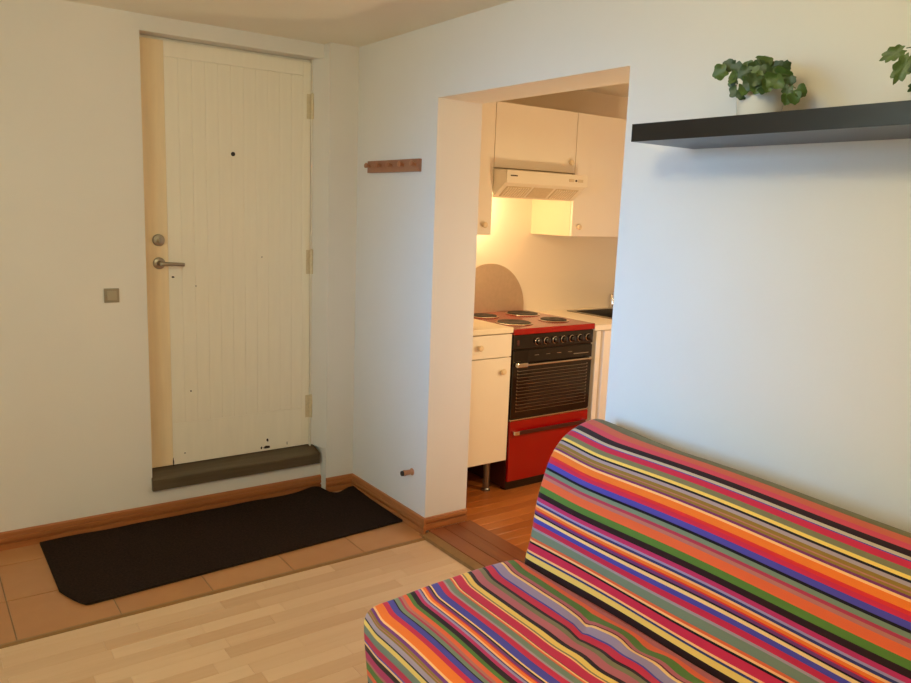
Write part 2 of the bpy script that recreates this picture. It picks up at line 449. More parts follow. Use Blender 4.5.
# ------------------------------------------------------------------ door mat
def make_mat():
    x0, x1 = -1.50, -.0145
    nx, ny = 90, 36
    me = bpy.data.meshes.new('door_mat')
    bm = bmesh.new()
    def outline(s):   # back and front limit of the mat at column x
        back = .046
        front = -.622 + .082 * s
        return back, front
    grid = []
    for i in range(nx + 1):
        s = i / nx; x = x0 + (x1 - x0) * s
        row = []
        bk, fr = outline(s)
        # mat runs behind the pilaster only up to its front
        if x > XP - .02: bk = min(bk, -.018 - .02)
        wob = .010 * math.sin(s * 23) * .4
        for j in range(ny + 1):
            tt = j / ny
            yy = bk + (fr - bk) * tt + wob * (1 - tt) * .5
            xx = x
            z = .004
            # lifted, wavy back edge by the pilaster
            e = math.exp(-((x + .13) / .05) ** 2) * (1 - tt) ** 8
            z += .016 * math.exp(-((x + .20) / .07) ** 2) * (1 - tt) ** 5 + .012 * math.exp(-((x + .03) / .05) ** 2) * (1 - tt) ** 4
            z += .0020 * math.sin(s * 17 + tt * 3) ** 2 * (1 - tt)
            row.append((xx, yy - .03 * e, z))
        grid.append(row)
    # cut the near left corner slantwise
    top = [[None] * (ny + 1) for _ in range(nx + 1)]; bot = [[None] * (ny + 1) for _ in range(nx + 1)]
    for i in range(nx + 1):
        for j in range(ny + 1):
            x, y, z = grid[i][j]
            q = min(1, max(0, (x - x0) / .085)); lim = -.455 - .172 * (1 - (1 - q) ** 1.7)
            if q < 1 and y < lim: y = lim
            top[i][j] = bm.verts.new((x, y, z + .006)); bot[i][j] = bm.verts.new((x, y, max(.0008, z - .003)))
    for i in range(nx):
        for j in range(ny):
            bm.faces.new((top[i][j], top[i + 1][j], top[i + 1][j + 1], top[i][j + 1]))
            bm.faces.new((bot[i][j], bot[i][j + 1], bot[i + 1][j + 1], bot[i + 1][j]))
    for i in range(nx):
        bm.faces.new((top[i][0], bot[i][0], bot[i + 1][0], top[i + 1][0])); bm.faces.new((top[i][ny], top[i + 1][ny], bot[i + 1][ny], bot[i][ny]))
    for j in range(ny):
        bm.faces.new((top[0][j], top[0][j + 1], bot[0][j + 1], bot[0][j])); bm.faces.new((top[nx][j], bot[nx][j], bot[nx][j + 1], top[nx][j + 1]))
    bmesh.ops.recalc_face_normals(bm, faces=bm.faces)
    for f in bm.faces: f.smooth = True
    bm.to_mesh(me); bm.free(); me.materials.append(M['matfib'])
    if hasattr(me, 'set_sharp_from_angle'): me.set_sharp_from_angle(angle=math.radians(50))
    o = bpy.data.objects.new('door_mat', me); COL.objects.link(o)
    return tag(o, 'long dark brown door mat on the tiles below the door', 'mat')
make_mat()

# ------------------------------------------------------------------ wall shelf
t = thing('wall_shelf', 'thick black floating shelf carrying the potted plants', 'shelf', (0, -2.6, 1.6994))
box(-.2665, 0, -3.155, -2.0555, 1.6994, 1.7461).build('board', 'shelf', t, bevel=.0012)

# ------------------------------------------------------------------ potted plants
def leaf_mesh(name, lobes, depth, cup, seed, asp=1.0):
    """a lobed leaf, unit length along +Y from the stalk, slightly cupped"""
    r = random.Random(seed); n = 36
    me = bpy.data.meshes.new(name); vs_ = [(0, .42, -.05 * cup)]; fs = []
    for ring in (.55, 1.0):
        for k in range(n):
            a = 2 * math.pi * k / n                      # 0 = tip
            rad = .5 * (1 - depth * (.5 - .5 * math.cos(lobes * a)) * (1 if ring == 1 else .6))
            rad *= (1 + .06 * math.cos(a)) * (1 - .32 * math.exp(-((a - math.pi) / .35) ** 2))
            if ring == 1: rad *= r.uniform(.94, 1.05)
            x = math.sin(a) * rad * ring * asp; y = .48 + math.cos(a) * rad * ring
            z = cup * (.35 * x * x * 2 - .35 * (y - .3) ** 2) + (.03 * math.sin(a * 5) if ring == 1 else 0)
            vs_.append((x, y, z))
    for k in range(n):
        k2 = (k + 1) % n
        fs.append((0, 1 + k, 1 + k2)); fs.append((1 + k, 1 + n + k, 1 + n + k2, 1 + k2))
    me.from_pydata(vs_, [], fs)
    me.polygons.foreach_set('use_smooth', [True] * len(me.polygons))
    return me
LEAFM = []
for i, (lb, dp, cu, asp) in enumerate(((5, .16, 1.0, 1.05), (5, .22, .6, .95), (3, .14, 1.3, 1.1), (7, .14, .9, 1.15))):
    me = leaf_mesh('leaf', lb, dp, cu, i, asp); me.materials.append(M['leaf'] if i % 2 == 0 else M['leaf2']); LEAFM.append(me)
for i in range(2):
    me = leaf_mesh('leaf', 9, .24, .8, 20 + i, .58); me.materials.append(M['leaf'] if i == 0 else M['leaf2']); LEAFM.append(me)

def plant(name, label, py, leaves, seed, kinds, pr=.064, ph=.105, px=-.135):
    r = random.Random(seed)
    zs = 1.7461
    t = thing(name, label, 'plant', (px, py, zs))
    pot = MB().lathe([(pr * .74, 0), (pr * .80, .004), (pr * .97, ph - .012), (pr, ph - .008), (pr * 1.0, ph), (pr * .93, ph), (pr * .90, ph - .014), (.002, ph - .016)], (px, py, zs), (0, 0, 1), 40).build('pot', 'pot', t, smooth=True)
    MB().lathe([(pr * .90, ph - .020), (pr * .5, ph - .012), (.003, ph - .010)], (px, py, zs), (0, 0, 1), 24).build('soil', 'soil', t, smooth=True)
    root = Vector((px, py, zs + ph - .015))
    for lf in leaves:
        u, v, size, dx = lf[:4]
        c = pix(u, v, 0, px + dx)
        tocam = (CAM - c).normalized()
        nrm = (tocam * 1.0 + Vector((r.uniform(-.5, .5), r.uniform(-.5, .5), r.uniform(.0, .75)))).normalized()
        out = (c - root); out = out - nrm * out.dot(nrm)
        if out.length < .015: out = Vector((r.uniform(-.4, .4), r.uniform(-1, 1), r.uniform(-.3, .6)))
        out = out + Vector((0, r.uniform(-.03, .03), r.uniform(-.04, .01)))
        if len(lf) > 4: out = c - pix(lf[4], lf[5], 0, px + dx); nrm = (tocam + Vector((0, r.uniform(-.2, .2), .25))).normalized()
        yv = (out - nrm * out.dot(nrm)).normalized(); xv = yv.cross(nrm)
        Rm = Matrix((xv, yv, nrm)).transposed()
        L_ = size * .00285
        base = c - yv * L_ * .48
        o = bpy.data.objects.new('leaf', LEAFM[r.choice(kinds)]); COL.objects.link(o); o.parent = t
        o.matrix_local = Matrix.Translation(base - t.location) @ Rm.to_4x4() @ Matrix.Scale(L_, 4)
        st = root + Vector((r.uniform(-.025, .025), r.uniform(-.025, .025), 0))
        mid = (st + base) / 2 + Vector((0, 0, .022))
        path = []
        for k in range(7):
            q = k / 6; path.append(st * (1 - q) ** 2 + mid * 2 * q * (1 - q) + (base + yv * L_ * .1) * q * q)
        MB().tube(path, .0012, 5).build('stem', 'stem', t, smooth=True)
    return t
L1 = [(721, 72, 15, -.03, 731, 66), (729, 66, 12, -.01), (738, 69, 14, -.02), (742, 78, 15, -.05), (735, 84, 12, -.03), (736, 91, 13, -.05), (747, 68, 13, .0),
      (752, 75, 16, -.06), (757, 67, 14, -.02), (763, 62, 15, -.01), (769, 67, 13, .01), (761, 79, 16, -.07), (773, 74, 14, -.05), (781, 77, 17, -.04),
      (778, 66, 11, .01), (785, 67, 10, .0, 777, 66), (746, 89, 13, -.07), (742, 94, 10, -.06), (757, 85, 13, -.08), (768, 84, 12, -.08), (777, 82, 12, -.07), (751, 83, 13, -.08), (763, 90, 10, -.08),
      (790, 80, 9, -.05, 789, 74), (788, 90, 11, -.06, 790, 82), (794, 97, 11, -.06, 791, 88), (800, 91, 11, -.05, 793, 88), (787, 98, 10, -.06, 789, 90), (760, 72, 15, .04), (748, 74, 14, .05), (772, 71, 13, .05), (733, 78, 11, -.06),
      (766, 72, 13, -.06), (745, 73, 12, -.07), (755, 79, 12, -.09), (770, 79, 12, -.08)]
plant('potted_plant', 'bushy green plant in a white pot near the shelf end', -2.352, L1, 5, (0, 1, 2, 3))
L2 = [(895, 53, 20, -.05, 906, 47), (904, 66, 25, -.06, 911, 54), (917, 58, 22, -.04), (925, 62, 24, -.06), (938, 52, 22, -.03), (950, 60, 22, -.05), (962, 66, 20, -.04),
      (930, 78, 22, -.08), (944, 76, 24, -.08), (958, 82, 20, -.07), (970, 74, 18, -.03), (935, 66, 22, .03), (950, 48, 20, .02), (920, 84, 18, -.08), (975, 86, 16, -.05)]
plant('potted_plant', 'drooping green plant with deeply lobed leaves further along the shelf', -2.80, L2, 9, (4, 5))

# ------------------------------------------------------------------ sofa bed with striped cover
C_ = dict(olive=(112, 102, 56), terracotta=(206, 96, 66), rose=(208, 70, 88), dark=(44, 22, 26), cream_grey=(196, 176, 150), blue=(78, 70, 158),
          crimson=(200, 42, 72), olive_grey=(126, 118, 84), yellow=(240, 200, 100), black=(26, 18, 28), grey_lilac=(168, 146, 148), ochre=(146, 112, 48),
          dusty=(182, 112, 98), plum=(120, 48, 96), peach=(250, 186, 122), orange=(242, 120, 42), red=(218, 48, 48), grey_green=(120, 132, 108),
          dull_crimson=(178, 58, 80), orange_red=(228, 100, 56), green=(88, 122, 50), raspberry=(186, 48, 96), lilac=(158, 142, 176), navy=(52, 54, 104),
          purple=(118, 58, 112), cream=(246, 204, 136), mauve=(182, 98, 104), maroon=(96, 22, 30))
SB = [(.580, 'terracotta'), (.597, 'rose'), (.6145, 'dark'), (.6256, 'cream_grey'), (.6291, 'blue'), (.645, 'crimson'), (.6621, 'olive_grey'), (.67, 'yellow'), (.6762, 'black'), (.6867, 'grey_lilac'),
      (.694, 'ochre'), (.6984, 'dusty'), (.7027, 'ochre'), (.7097, 'plum'), (.7175, 'peach'), (.7354, 'orange'), (.745, 'red'), (.7557, 'crimson'), (.7718, 'blue'), (.7782, 'black'), (.7902, 'grey_green'),
      (.7994, 'dull_crimson'), (.8086, 'dusty'), (.8322, 'orange_red'), (.8506, 'green'), (.8674, 'dark'), (.879, 'raspberry'), (.8848, 'lilac'), (.8928, 'navy'), (.8981, 'peach'), (.907, 'orange'),
      (.9116, 'red'), (.9196, 'purple'), (.9251, 'black'), (.9342, 'cream'), (.9483, 'blue'), (.9651, 'crimson'), (.9715, 'grey_lilac'), (.995, 'grey_green'), (1.0024, 'orange_red'), (1.0092, 'peach'),
      (1.0148, 'black'), (1.036, 'crimson'), (1.0424, 'peach'), (1.0484, 'navy'), (1.0646, 'yellow'), (1.0843, 'dark'), (1.2, 'mauve')]
SB = [(round(s + .015 * max(0, 1 - (s - .56) / .5), 4), c) for s, c in SB]
SB = [(.05, 'crimson'), (.09, 'dark'), (.14, 'green'), (.18, 'orange_red'), (.22, 'grey_green'), (.26, 'blue'), (.32, 'crimson'), (.36, 'peach'), (.42, 'ochre'), (.47, 'plum'), (.570, 'olive')] + SB
SS = [(.062, 'mauve'), (.080, 'orange_red'), (.1083, 'green'), (.1198, 'mauve'), (.1254, 'maroon'), (.1346, 'cream'), (.1649, 'lilac'), (.1721, 'blue'), (.1950, 'crimson'), (.2055, 'dark'), (.22, 'olive_grey'),
      (.2460, 'mauve'), (.2595, 'dark'), (.275, 'yellow'), (.2794, 'olive_grey'), (.284, 'peach'), (.311, 'crimson'), (.3134, 'black'), (.3186, 'peach'), (.3221, 'orange_red'), (.3405, 'grey_green'), (.3465, 'grey_lilac'),
      (.3640, 'crimson'), (.3872, 'blue'), (.3921, 'cream'), (.3964, 'black'), (.4034, 'purple'), (.4081, 'red'), (.416, 'orange'), (.4211, 'peach'), (.425, 'navy'), (.4313, 'lilac'), (.4417, 'raspberry'), (.4566, 'dark'),
      (.4685, 'green'), (.481, 'orange_red'), (.4880, 'dusty'), (.4940, 'dull_crimson'), (.5060, 'grey_green'), (.5095, 'black'), (.5249, 'blue'), (.5391, 'crimson'), (.5615, 'orange'), (.5671, 'peach'), (.5755, 'purple'),
      (.5805, 'ochre'), (.5833, 'dusty'), (.5879, 'ochre'), (.6015, 'grey_lilac'), (.6060, 'black'), (.6203, 'yellow'), (.6451, 'grey_green'), (.6664, 'crimson'), (.6725, 'blue'), (.680, 'cream'), (.700, 'dark'),
      (.725, 'raspberry'), (.735, 'dusty'), (.76, 'green'), (.78, 'orange_red'), (.80, 'grey_green'), (.81, 'black'), (.825, 'blue'), (.85, 'crimson'), (.95, 'orange')]

def stripe_mat(name, stops, smax):
    m = bpy.data.materials.new(name); m.use_nodes = True
    nt = m.node_tree; L = nt.links; b = nt.nodes['Principled BSDF']
    b.inputs['Roughness'].default_value = .85; b.inputs['Specular IOR Level'].default_value = .2
    b.inputs['Sheen Weight'].default_value = .15
    at = nt.nodes.new('ShaderNodeAttribute'); at.attribute_name = 'weave'
    sx = nt.nodes.new('ShaderNodeSeparateXYZ'); L.new(at.outputs['Vector'], sx.inputs[0])
    prev = 0.; cur = None
    chunks = [stops[i:i + 28] for i in range(0, len(stops), 28)]
    for ci, ch in enumerate(chunks):
        lo, hi = prev, ch[-1][0]
        mr = nt.nodes.new('ShaderNodeMapRange'); mr.inputs[1].default_value = lo; mr.inputs[2].default_value = hi
        L.new(sx.outputs[0], mr.inputs[0])
        cr = nt.nodes.new('ShaderNodeValToRGB'); cr.color_ramp.interpolation = 'CONSTANT'
        e = cr.color_ramp.elements
        while len(e) > 1: e.remove(e[-1])
        start = lo
        for k, (s, c) in enumerate(ch):
            pos = (start - lo) / (hi - lo)
            el = e[0] if k == 0 else e.new(pos)
            el.position = pos; el.color = srgb(*C_[c]); start = s
        L.new(mr.outputs[0], cr.inputs[0])
        if cur is None: cur = cr.outputs[0]
        else:
            gt = nt.nodes.new('ShaderNodeMath'); gt.operation = 'GREATER_THAN'; gt.inputs[1].default_value = lo
            L.new(sx.outputs[0], gt.inputs[0])
            mx = nt.nodes.new('ShaderNodeMix'); mx.data_type = 'RGBA'
            L.new(gt.outputs[0], mx.inputs[0]); L.new(cur, mx.inputs[6]); L.new(cr.outputs[0], mx.inputs[7]); cur = mx.outputs[2]
        prev = hi
    # fine weave
    mp = nt.nodes.new('ShaderNodeMapping'); mp.inputs['Scale'].default_value = (700, 700, 700); L.new(at.outputs['Vector'], mp.inputs['Vector'])
    n = nt.nodes.new('ShaderNodeTexNoise'); n.inputs['Scale'].default_value = 1; L.new(mp.outputs[0], n.inputs['Vector'])
    mr = nt.nodes.new('ShaderNodeMapRange'); mr.inputs[3].default_value = .88; mr.inputs[4].default_value = 1.12; L.new(n.outputs['Fac'], mr.inputs[0])
    vm = nt.nodes.new('ShaderNodeVectorMath'); vm.operation = 'SCALE'; L.new(cur, vm.inputs[0]); L.new(mr.outputs[0], vm.inputs['Scale'])
    L.new(vm.outputs[0], b.inputs['Base Color'])
    bp = nt.nodes.new('ShaderNodeBump'); bp.inputs['Strength'].default_value = .25; bp.inputs['Distance'].default_value = .001
    L.new(n.outputs['Fac'], bp.inputs['Height']); L.new(bp.outputs[0], b.inputs['Normal'])
    return m

def crspline(P, n=8):
    P = [Vector(p) for p in P]; P = [2 * P[0] - P[1]] + P + [2 * P[-1] - P[-2]]; o = []
    for i in range(1, len(P) - 2):
        a, b_, c, d = P[i - 1:i + 3]
        for k in range(n):
            t_ = k / n
            o.append(.5 * ((2 * b_) + (-a + c) * t_ + (2 * a - 5 * b_ + 4 * c - d) * t_ * t_ + (-a + 3 * b_ - 3 * c + d) * t_ ** 3))
    o.append(P[-2]); return o
BACKP = [(-.17, .34), (-.125, .60), (-.085, .74), (-.082, .795), (-.11, .832), (-.155, .845), (-.207, .833), (-.256, .803), (-.294, .758), (-.322, .69), (-.345, .61), (-.362, .5), (-.378, .445), (-.385, .41)]
SEATP = [(-.385, .40), (-.40, .427), (-.44, .437), (-.55, .440), (-.66, .437), (-.76, .432), (-.85, .424), (-.895, .422), (-.925, .415), (-.942, .400), (-.948, .368), (-.944, .307), (-.935, .22), (-.925, .13)]
SY0, SY1 = -1.83, -3.84
sofa = thing('sofa_bed', 'low sofa bed under a multicoloured striped cover against the wall', 'sofa', (-.5, (SY0 + SY1) / 2, 0))

def slab(name, prof, closing, deform, m, rc=.03):
    """extruded cushion: striped face along prof, closed by the points of closing, ends rounded"""
    P = crspline(prof, 8)
    S = [0.]
    for i in range(1, len(P)): S.append(S[-1] + (P[i] - P[i - 1]).length)
    loop = [(p.x, p.y, s) for p, s in zip(P, S)]
    c0 = Vector((P[-1])); 
    s = S[-1]
    prev = P[-1]
    for c in closing:
        c = Vector(c); s += (c - prev).length; loop.append((c.x, c.y, s)); prev = c
    cx = sum(p[0] for p in loop) / len(loop); cz = sum(p[1] for p in loop) / len(loop)
    ys = []
    nseg = 5
    for k in range(nseg + 1):
        a = math.pi / 2 * k / nseg
        ys.append((SY0 - rc * (1 - math.sin(a)), rc * (1 - math.cos(a))))
    # ys[0] = most inset ring at the end plane ... order from the end plane inward
    ys = [(SY0 - rc * (1 - math.cos(math.pi / 2 * k / nseg)), rc * (1 - math.sin(math.pi / 2 * k / nseg))) for k in range(nseg + 1)]
    ny = 110
    mids = [(SY0 - rc + (SY1 - SY0 + 2 * rc) * k / ny, 0.) for k in range(1, ny)]
    yend = [(SY1 + (SY0 - yy), ins) for yy, ins in reversed(ys)]
    rings = ys + mids + yend
    vs_, at, fs = [], [], []
    n = len(loop)
    # inward 2-D normals
    for (yy, ins) in rings:
        for i, (x, z, s) in enumerate(loop):
            pa = loop[i - 1]; pb = loop[(i + 1) % n]
            tx, tz = pb[0] - pa[0], pb[1] - pa[1]; l = math.hypot(tx, tz) or 1
            nx, nz = tz / l, -tx / l
            if (cx - x) * nx + (cz - z) * nz < 0: nx, nz = -nx, -nz
            px_, pz_ = x + nx * ins, z + nz * ins
            px_, yy2, pz_, s2 = deform(px_, yy, pz_, s)
            vs_.append((px_, yy2, pz_)); at.append((s2, yy2, 0))
    R_ = len(rings)
    for r in range(R_ - 1):
        for i in range(n):
            i2 = (i + 1) % n; fs.append((r * n + i, r * n + i2, (r + 1) * n + i2, (r + 1) * n + i))
    fs.append(tuple(range(n))); fs.append(tuple(reversed(range((R_ - 1) * n, R_ * n))))
    base = Vector(sofa.location)
    me = bpy.data.meshes.new(name)
    me.from_pydata([tuple(Vector(v) - base) for v in vs_], [], fs)
    a = me.attributes.new('weave', 'FLOAT_VECTOR', 'POINT')
    a.data.foreach_set('vector', [c for v in at for c in v])
    me.polygons.foreach_set('use_smooth', [True] * len(me.polygons))
    bm = bmesh.new(); bm.from_mesh(me); bmesh.ops.recalc_face_normals(bm, faces=bm.faces); bm.to_mesh(me); bm.free()
    me.materials.append(m)
    o = bpy.data.objects.new(name, me); COL.objects.link(o); o.parent = sofa
    return o
def sm(a, b_, x):
    t_ = max(0, min(1, (x - a) / (b_ - a))); return t_ * t_ * (3 - 2 * t_)
def def_back(x, y, z, s):
    d = SY0 - y
    e = (1 - sm(.0, .42, d))
    up = sm(.55, .83, z); rear = sm(-.24, -.10, x)
    x2 = x + .034 * e * up * rear; z2 = z + .012 * e * up * rear
    z2 -= .007 * sm(.35, .9, d) * up
    x2 += .004 * math.sin(y * 7) * sm(.42, .6, z)
    z2 += .003 * math.sin(y * 5 + 1) * up
    s2 = s + .016 * (1 - sm(.0, .22, d)) * (1 - sm(.60, 1.0, s)) + .0025 * math.sin(y * 9 + s * 20) * sm(.8, 1.05, s)
    return x2, y, z2, s2
def def_seat(x, y, z, s):
    d = SY0 - y
    g = (1 - sm(.12, .36, s)) * sm(.03, .10, s)
    # sagging wrinkles near the crease
    a1 = math.exp(-((d - .52) / .20) ** 2); a2 = math.exp(-((d - .95) / .25) ** 2)
    wv = math.sin(d * 38 + s * 26) * .5 + math.sin(d * 23 - s * 40 + 1.3) * .5
    top = sm(.41, .43, z)
    z2 = z + top * (.006 * g * wv * (a1 + .7 * a2) - .004 * math.sin(d * 6) * sm(.1, .3, s) * (1 - sm(.4, .55, s)))
    z2 -= .010 * top * math.exp(-((d - .42 - (s - .16) * .6) / .018) ** 2) * math.exp(-((s - .15) / .06) ** 2)
    s2 = s + g * (.0045 * math.sin(d * 30 + 2 * math.sin(d * 11)) * (.35 + a1 + .6 * a2)) + .0025 * math.sin(d * 14 + s * 9)
    s2 += .006 * math.sin(d * 9) * sm(.15, .3, s) * (1 - sm(.42, .6, s)) * .5
    s2 += .008 * (1 - sm(.0, .45, d)) * (1 - sm(.45, .55, s)) + .016 * (1 - sm(.0, .09, d))
    return x, y, z2, s2
slab('backrest', BACKP, [(-.36, .34), (-.28, .31), (-.21, .315)], def_back, stripe_mat('striped_cover_back', SB, 1.2))
slab('seat', SEATP, [(-.905, .118), (-.60, .115), (-.30, .12), (-.245, .16), (-.25, .26), (-.31, .295), (-.37, .32)], def_seat, stripe_mat('striped_cover_seat', SS, .9), .016)
b = MB(); b.box(-.90, -.86, SY1 + .1, SY0 - .1, .07, .118); b.box(-.32, -.28, SY1 + .1, SY0 - .1, .07, .118)
b.box(-.86, -.32, SY0 - .32, SY0 - .28, .07, .118); b.box(-.86, -.32, SY1 + .28, SY1 + .32, .07, .118)
b.build('base_frame', 'sofa_frame', sofa)
for x in (-.88, -.30):
    for y in (SY0 - .3, SY1 + .3):
        MB().cyl((x, y, 0), (x, y, .072), .022, .026, 14).build('leg', 'sofa_frame', sofa, smooth=True)

# ------------------------------------------------------------------ kitchen: lower units
KF = -.464
def knob(parent, x, y, z, r=.016, m='knobw', axis=(0, -1, 0)):
    return MB().lathe([(r * .5, 0), (r * .45, .010), (r * .95, .015), (r, .021), (r * .8, .026), (r * .2, .028)], (x, y, z), axis, 18).build('knob', m, parent, smooth=True)

t = thing('base_cabinet', 'white kitchen base cabinet with drawer left of the stove', 'cabinet', (.465, -.16, .17))
b = MB(); b.box(.250, .268, KF + .02, KYB, .175, .872); b.box(.664, .682, KF + .02, KYB, .175, .872); b.box(.268, .664, KF + .02, KYB, .175, .193); b.box(.268, .664, KYB - .01, KYB, .193, .872)
b.build('body', 'cabin', t)
d = box(.252, .680, KF, KF + .019, .748, .868).build('drawer', 'cab', t, bevel=.0015)
knob(d, .465, KF, .808)
d = box(.252, .680, KF, KF + .019, .178, .743).build('door', 'cab', t, bevel=.0015)
knob(d, .622, KF, .672)
for x, y in ((.30, -.40), (.602, -.40), (.30, .05), (.602, .05)):
    MB().lathe([(.024, .002), (.024, .012), (.019, .018), (.019, .160), (.024, .166), (.024, .175)], (x, y, 0), (0, 0, 1), 14).build('leg', 'leg', t, smooth=True)
o = box(.2385, .683, KF - .008, KYB, .874, .903).build('countertop', 'counter', bevel=.004)
tag(o, 'short cream countertop between the wall opening and the stove', 'countertop')

# stove
SX0, SX1 = .687, 1.279
t = thing('stove', 'red and black freestanding electric stove with seven knobs', 'stove', ((SX0 + SX1) / 2, -.17, 0))
b = MB(); b.box(SX0, SX0 + .014, KF + .012, .125, .012, .866); b.box(SX1 - .014, SX1, KF + .012, .125, .012, .866); b.box(SX0 + .014, SX1 - .014, .11, .125, .012, .866); b.box(SX0 + .014, SX1 - .014, KF + .06, .11, .03, .05)
b.build('body', 'side', t)
hob = box(SX0 - .002, SX1 + .002, KF - .012, .125, .860, .893).build('hob', 'red', t, bevel=.006, seg=3)
for x, y, r in ((.835, -.290, .092), (1.130, -.290, .076), (.835, -.015, .076), (1.130, -.015, .092)):
    br = MB().lathe([(r + .012, 0), (r + .014, .003), (r + .006, .006), (r + .002, .003), (.01, .002)], (x, y, .8925), (0, 0, 1), 32).build('burner', 'chrome', hob, smooth=True)
    MB().lathe([(r - .004, .002), (r, .004), (r, .008), (r - .006, .010), (r * .35, .010), (r * .32, .008), (.004, .008)], (x, y, .8925), (0, 0, 1), 32).build('plate', 'blk2', br, smooth=True)
cp = box(SX0 + .004, SX1 - .004, KF - .006, KF + .012, .782, .858).build('control_panel', 'blk', t, bevel=.003)
kn = None
for k in range(7):
    x = .857 + k * .0627
    kk = MB().lathe([(.0205, 0), (.0205, .004), (.0185, .006)], (x, KF - .006, .817), (0, -1, 0), 24).build('knob', 'chrome', t, smooth=True)
    MB().lathe([(.0180, .004), (.0165, .020), (.012, .022), (.002, .022)], (x, KF - .006, .817), (0, -1, 0), 20).build('cap', 'blk', kk, smooth=True)
box(.712, .728, KF - .0075, KF - .005, .803, .832).build('emblem', 'side', cp)
box(SX0 + .006, SX1 - .006, KF + .004, KF + .016, .400, .778).build('oven_front', 'blk', t)
od = box(SX0 + .006, SX1 - .006, KF - .006, KF + .004, .404, .774).build('oven_door', 'oglass', t, bevel=.002)
box(.800, 1.170, KF - .0068, KF - .0055, .455, .650).build('window', 'inner', od)
for k in range(13):
    z = .440 + k * .0185
    b = MB(); b.box(.722, 1.242, KF - .0078, KF - .0055, z, z + .0022); b.box(.722, .728, KF - .0085, KF - .0055, z, z + .008); b.box(1.236, 1.242, KF - .0085, KF - .0055, z, z + .008)
    b.build('grille_line', 'steel', od)
for k in range(4):
    x = .840 + k * .082
    box(x, x + .03, KF - .0075, KF - .0055, .742, .7445).build('printed_mark', 'steel', od)
box(1.13, 1.245, KF - .0075, KF - .0055, .726, .731).build('printed_mark', 'steel', od)
h = box(.704, 1.252, KF - .034, KF - .022, .693, .703).build('oven_handle', 'chrome', t, bevel=.003)
box(.702, .772, KF - .037, KF - .004, .688, .712).build('end_block', 'chrome', h, bevel=.004)
box(1.228, 1.254, KF - .035, KF - .004, .690, .708).build('end_block', 'chrome', h, bevel=.004)
box(SX0 + .006, SX1 - .006, KF - .009, KF + .008, .391, .400).build('chrome_strip', 'chrome', t, bevel=.002)
dw = box(SX0 + .006, SX1 - .006, KF - .006, KF + .012, .052, .388).build('drawer', 'red', t, bevel=.003)
h = box(.712, 1.254, KF - .034, KF - .022, .318, .338).build('drawer_handle', 'side', dw, bevel=.004)
h2 = box(.706, .740, KF - .036, KF - .004, .317, .339).build('handle_end', 'chrome', dw, bevel=.004)
box(1.230, 1.260, KF - .036, KF - .004, .317, .339).build('handle_end', 'chrome', dw, bevel=.004)
box(SX0 + .004, SX1 - .004, KF + .010, KF + .05, .002, .050).build('plinth', 'blk', t)

# steel splash plate leaning behind the stove
r = .272
pts = [(.985 + r * math.cos(a), .915 + r * math.sin(a)) for a in [math.pi * k / 40 for k in range(41)]]
pts += [(.985 - r, .870), (.985 + r, .870)]
o = MB().prism(pts, 1, .128, .131).build('splash_plate', 'splash')
o.location.y += .0
tag(o, 'round topped steel splash plate standing behind the stove', 'splash plate')

# right hand counter with sink
t = thing('base_cabinet', 'white panelled base cabinet under the sink', 'cabinet', (1.9, -.16, 0))
b = MB(); KB = KYB - .024; b.box(1.300, 1.318, KF + .08, KB, .10, .846); b.box(2.42, 2.44, KF + .03, KB, .10, .846); b.box(1.31, 2.42, KF + .03, KB, .10, .118); b.box(1.31, 2.42, KB - .01, KB, .118, .846)
b.build('body', 'cabin', t)
box(1.292, 2.44, KF + .08, KF + .095, .002, .10).build('plinth', 'cabin', t)
box(1.318, 1.353, KF + .008, KF + .080, .104, .842).build('filler_panel', 'cab', t, bevel=.002)
d = MB()
for x0, x1 in ((1.379, 1.44), (1.452, 1.51), (1.522, 1.58), (1.594, 1.66), (1.674, 1.74), (1.754, 1.86)): d.box(x0, x1, KF + .006, KF + .055, .104, .842)
d.box(1.356, 1.86, KF + .055, KF + .070, .104, .842)
dd_ = d.build('door', 'cab', t); knob(dd_, 1.80, KF + .006, .76)
d = box(1.866, 2.436, KF + .006, KF + .030, .104, .842).build('door', 'cab', t, bevel=.002); knob(d, 1.92, KF + .006, .76)
b = MB()
sx0, sx1, sy0, sy1 = 1.60, 2.06, -.36, .045

b.box(1.283, sx0, KF - .01, KYB, .850, .880); b.box(sx1, 2.46, KF - .01, KYB, .850, .880); b.box(sx0, sx1, KF - .01, sy0, .850, .880); b.box(sx0, sx1, sy1, KYB, .850, .880)
o = b.build('countertop', 'counter'); tag(o, 'cream kitchen countertop with inset sink right of the stove', 'countertop')
t = thing('sink', 'stainless steel sink inset in the countertop', 'sink', (1.83, -.16, .72))
b = MB(); X0, X1, Y0, Y1_ = sx0 + .004, sx1 - .004, sy0 + .004, sy1 - .004
b.box(X0, X0 + .003, Y0, Y1_, .725, .881); b.box(X1 - .003, X1, Y0, Y1_, .725, .881); b.box(X0, X1, Y0, Y0 + .003, .725, .881); b.box(X0, X1, Y1_ - .003, Y1_, .725, .881); b.box(X0, X1, Y0, Y1_, .722, .725)
b.build('basin', 'sink', t)
b = MB(); b.box(X0 - .028, X0 + .003, Y0 - .028, Y1_ + .028, .8805, .884); b.box(X1 - .003, X1 + .028, Y0 - .028, Y1_ + .028, .8805, .884); b.box(X0 + .003, X1 - .003, Y0 - .028, Y0 + .003, .8805, .884); b.box(X0 + .003, X1 - .003, Y1_ - .003, Y1_ + .028, .8805, .884)
b.build('rim', 'sink', t)
MB().lathe([(.035, 0), (.035, .004), (.020, .002)], (1.83, -.16, .7252), (0, 0, 1), 20).build('drain', 'chrome', t, smooth=True)
t = thing('sink_faucet', 'small chrome tap behind the sink', 'tap', (2.02, .095, .880))
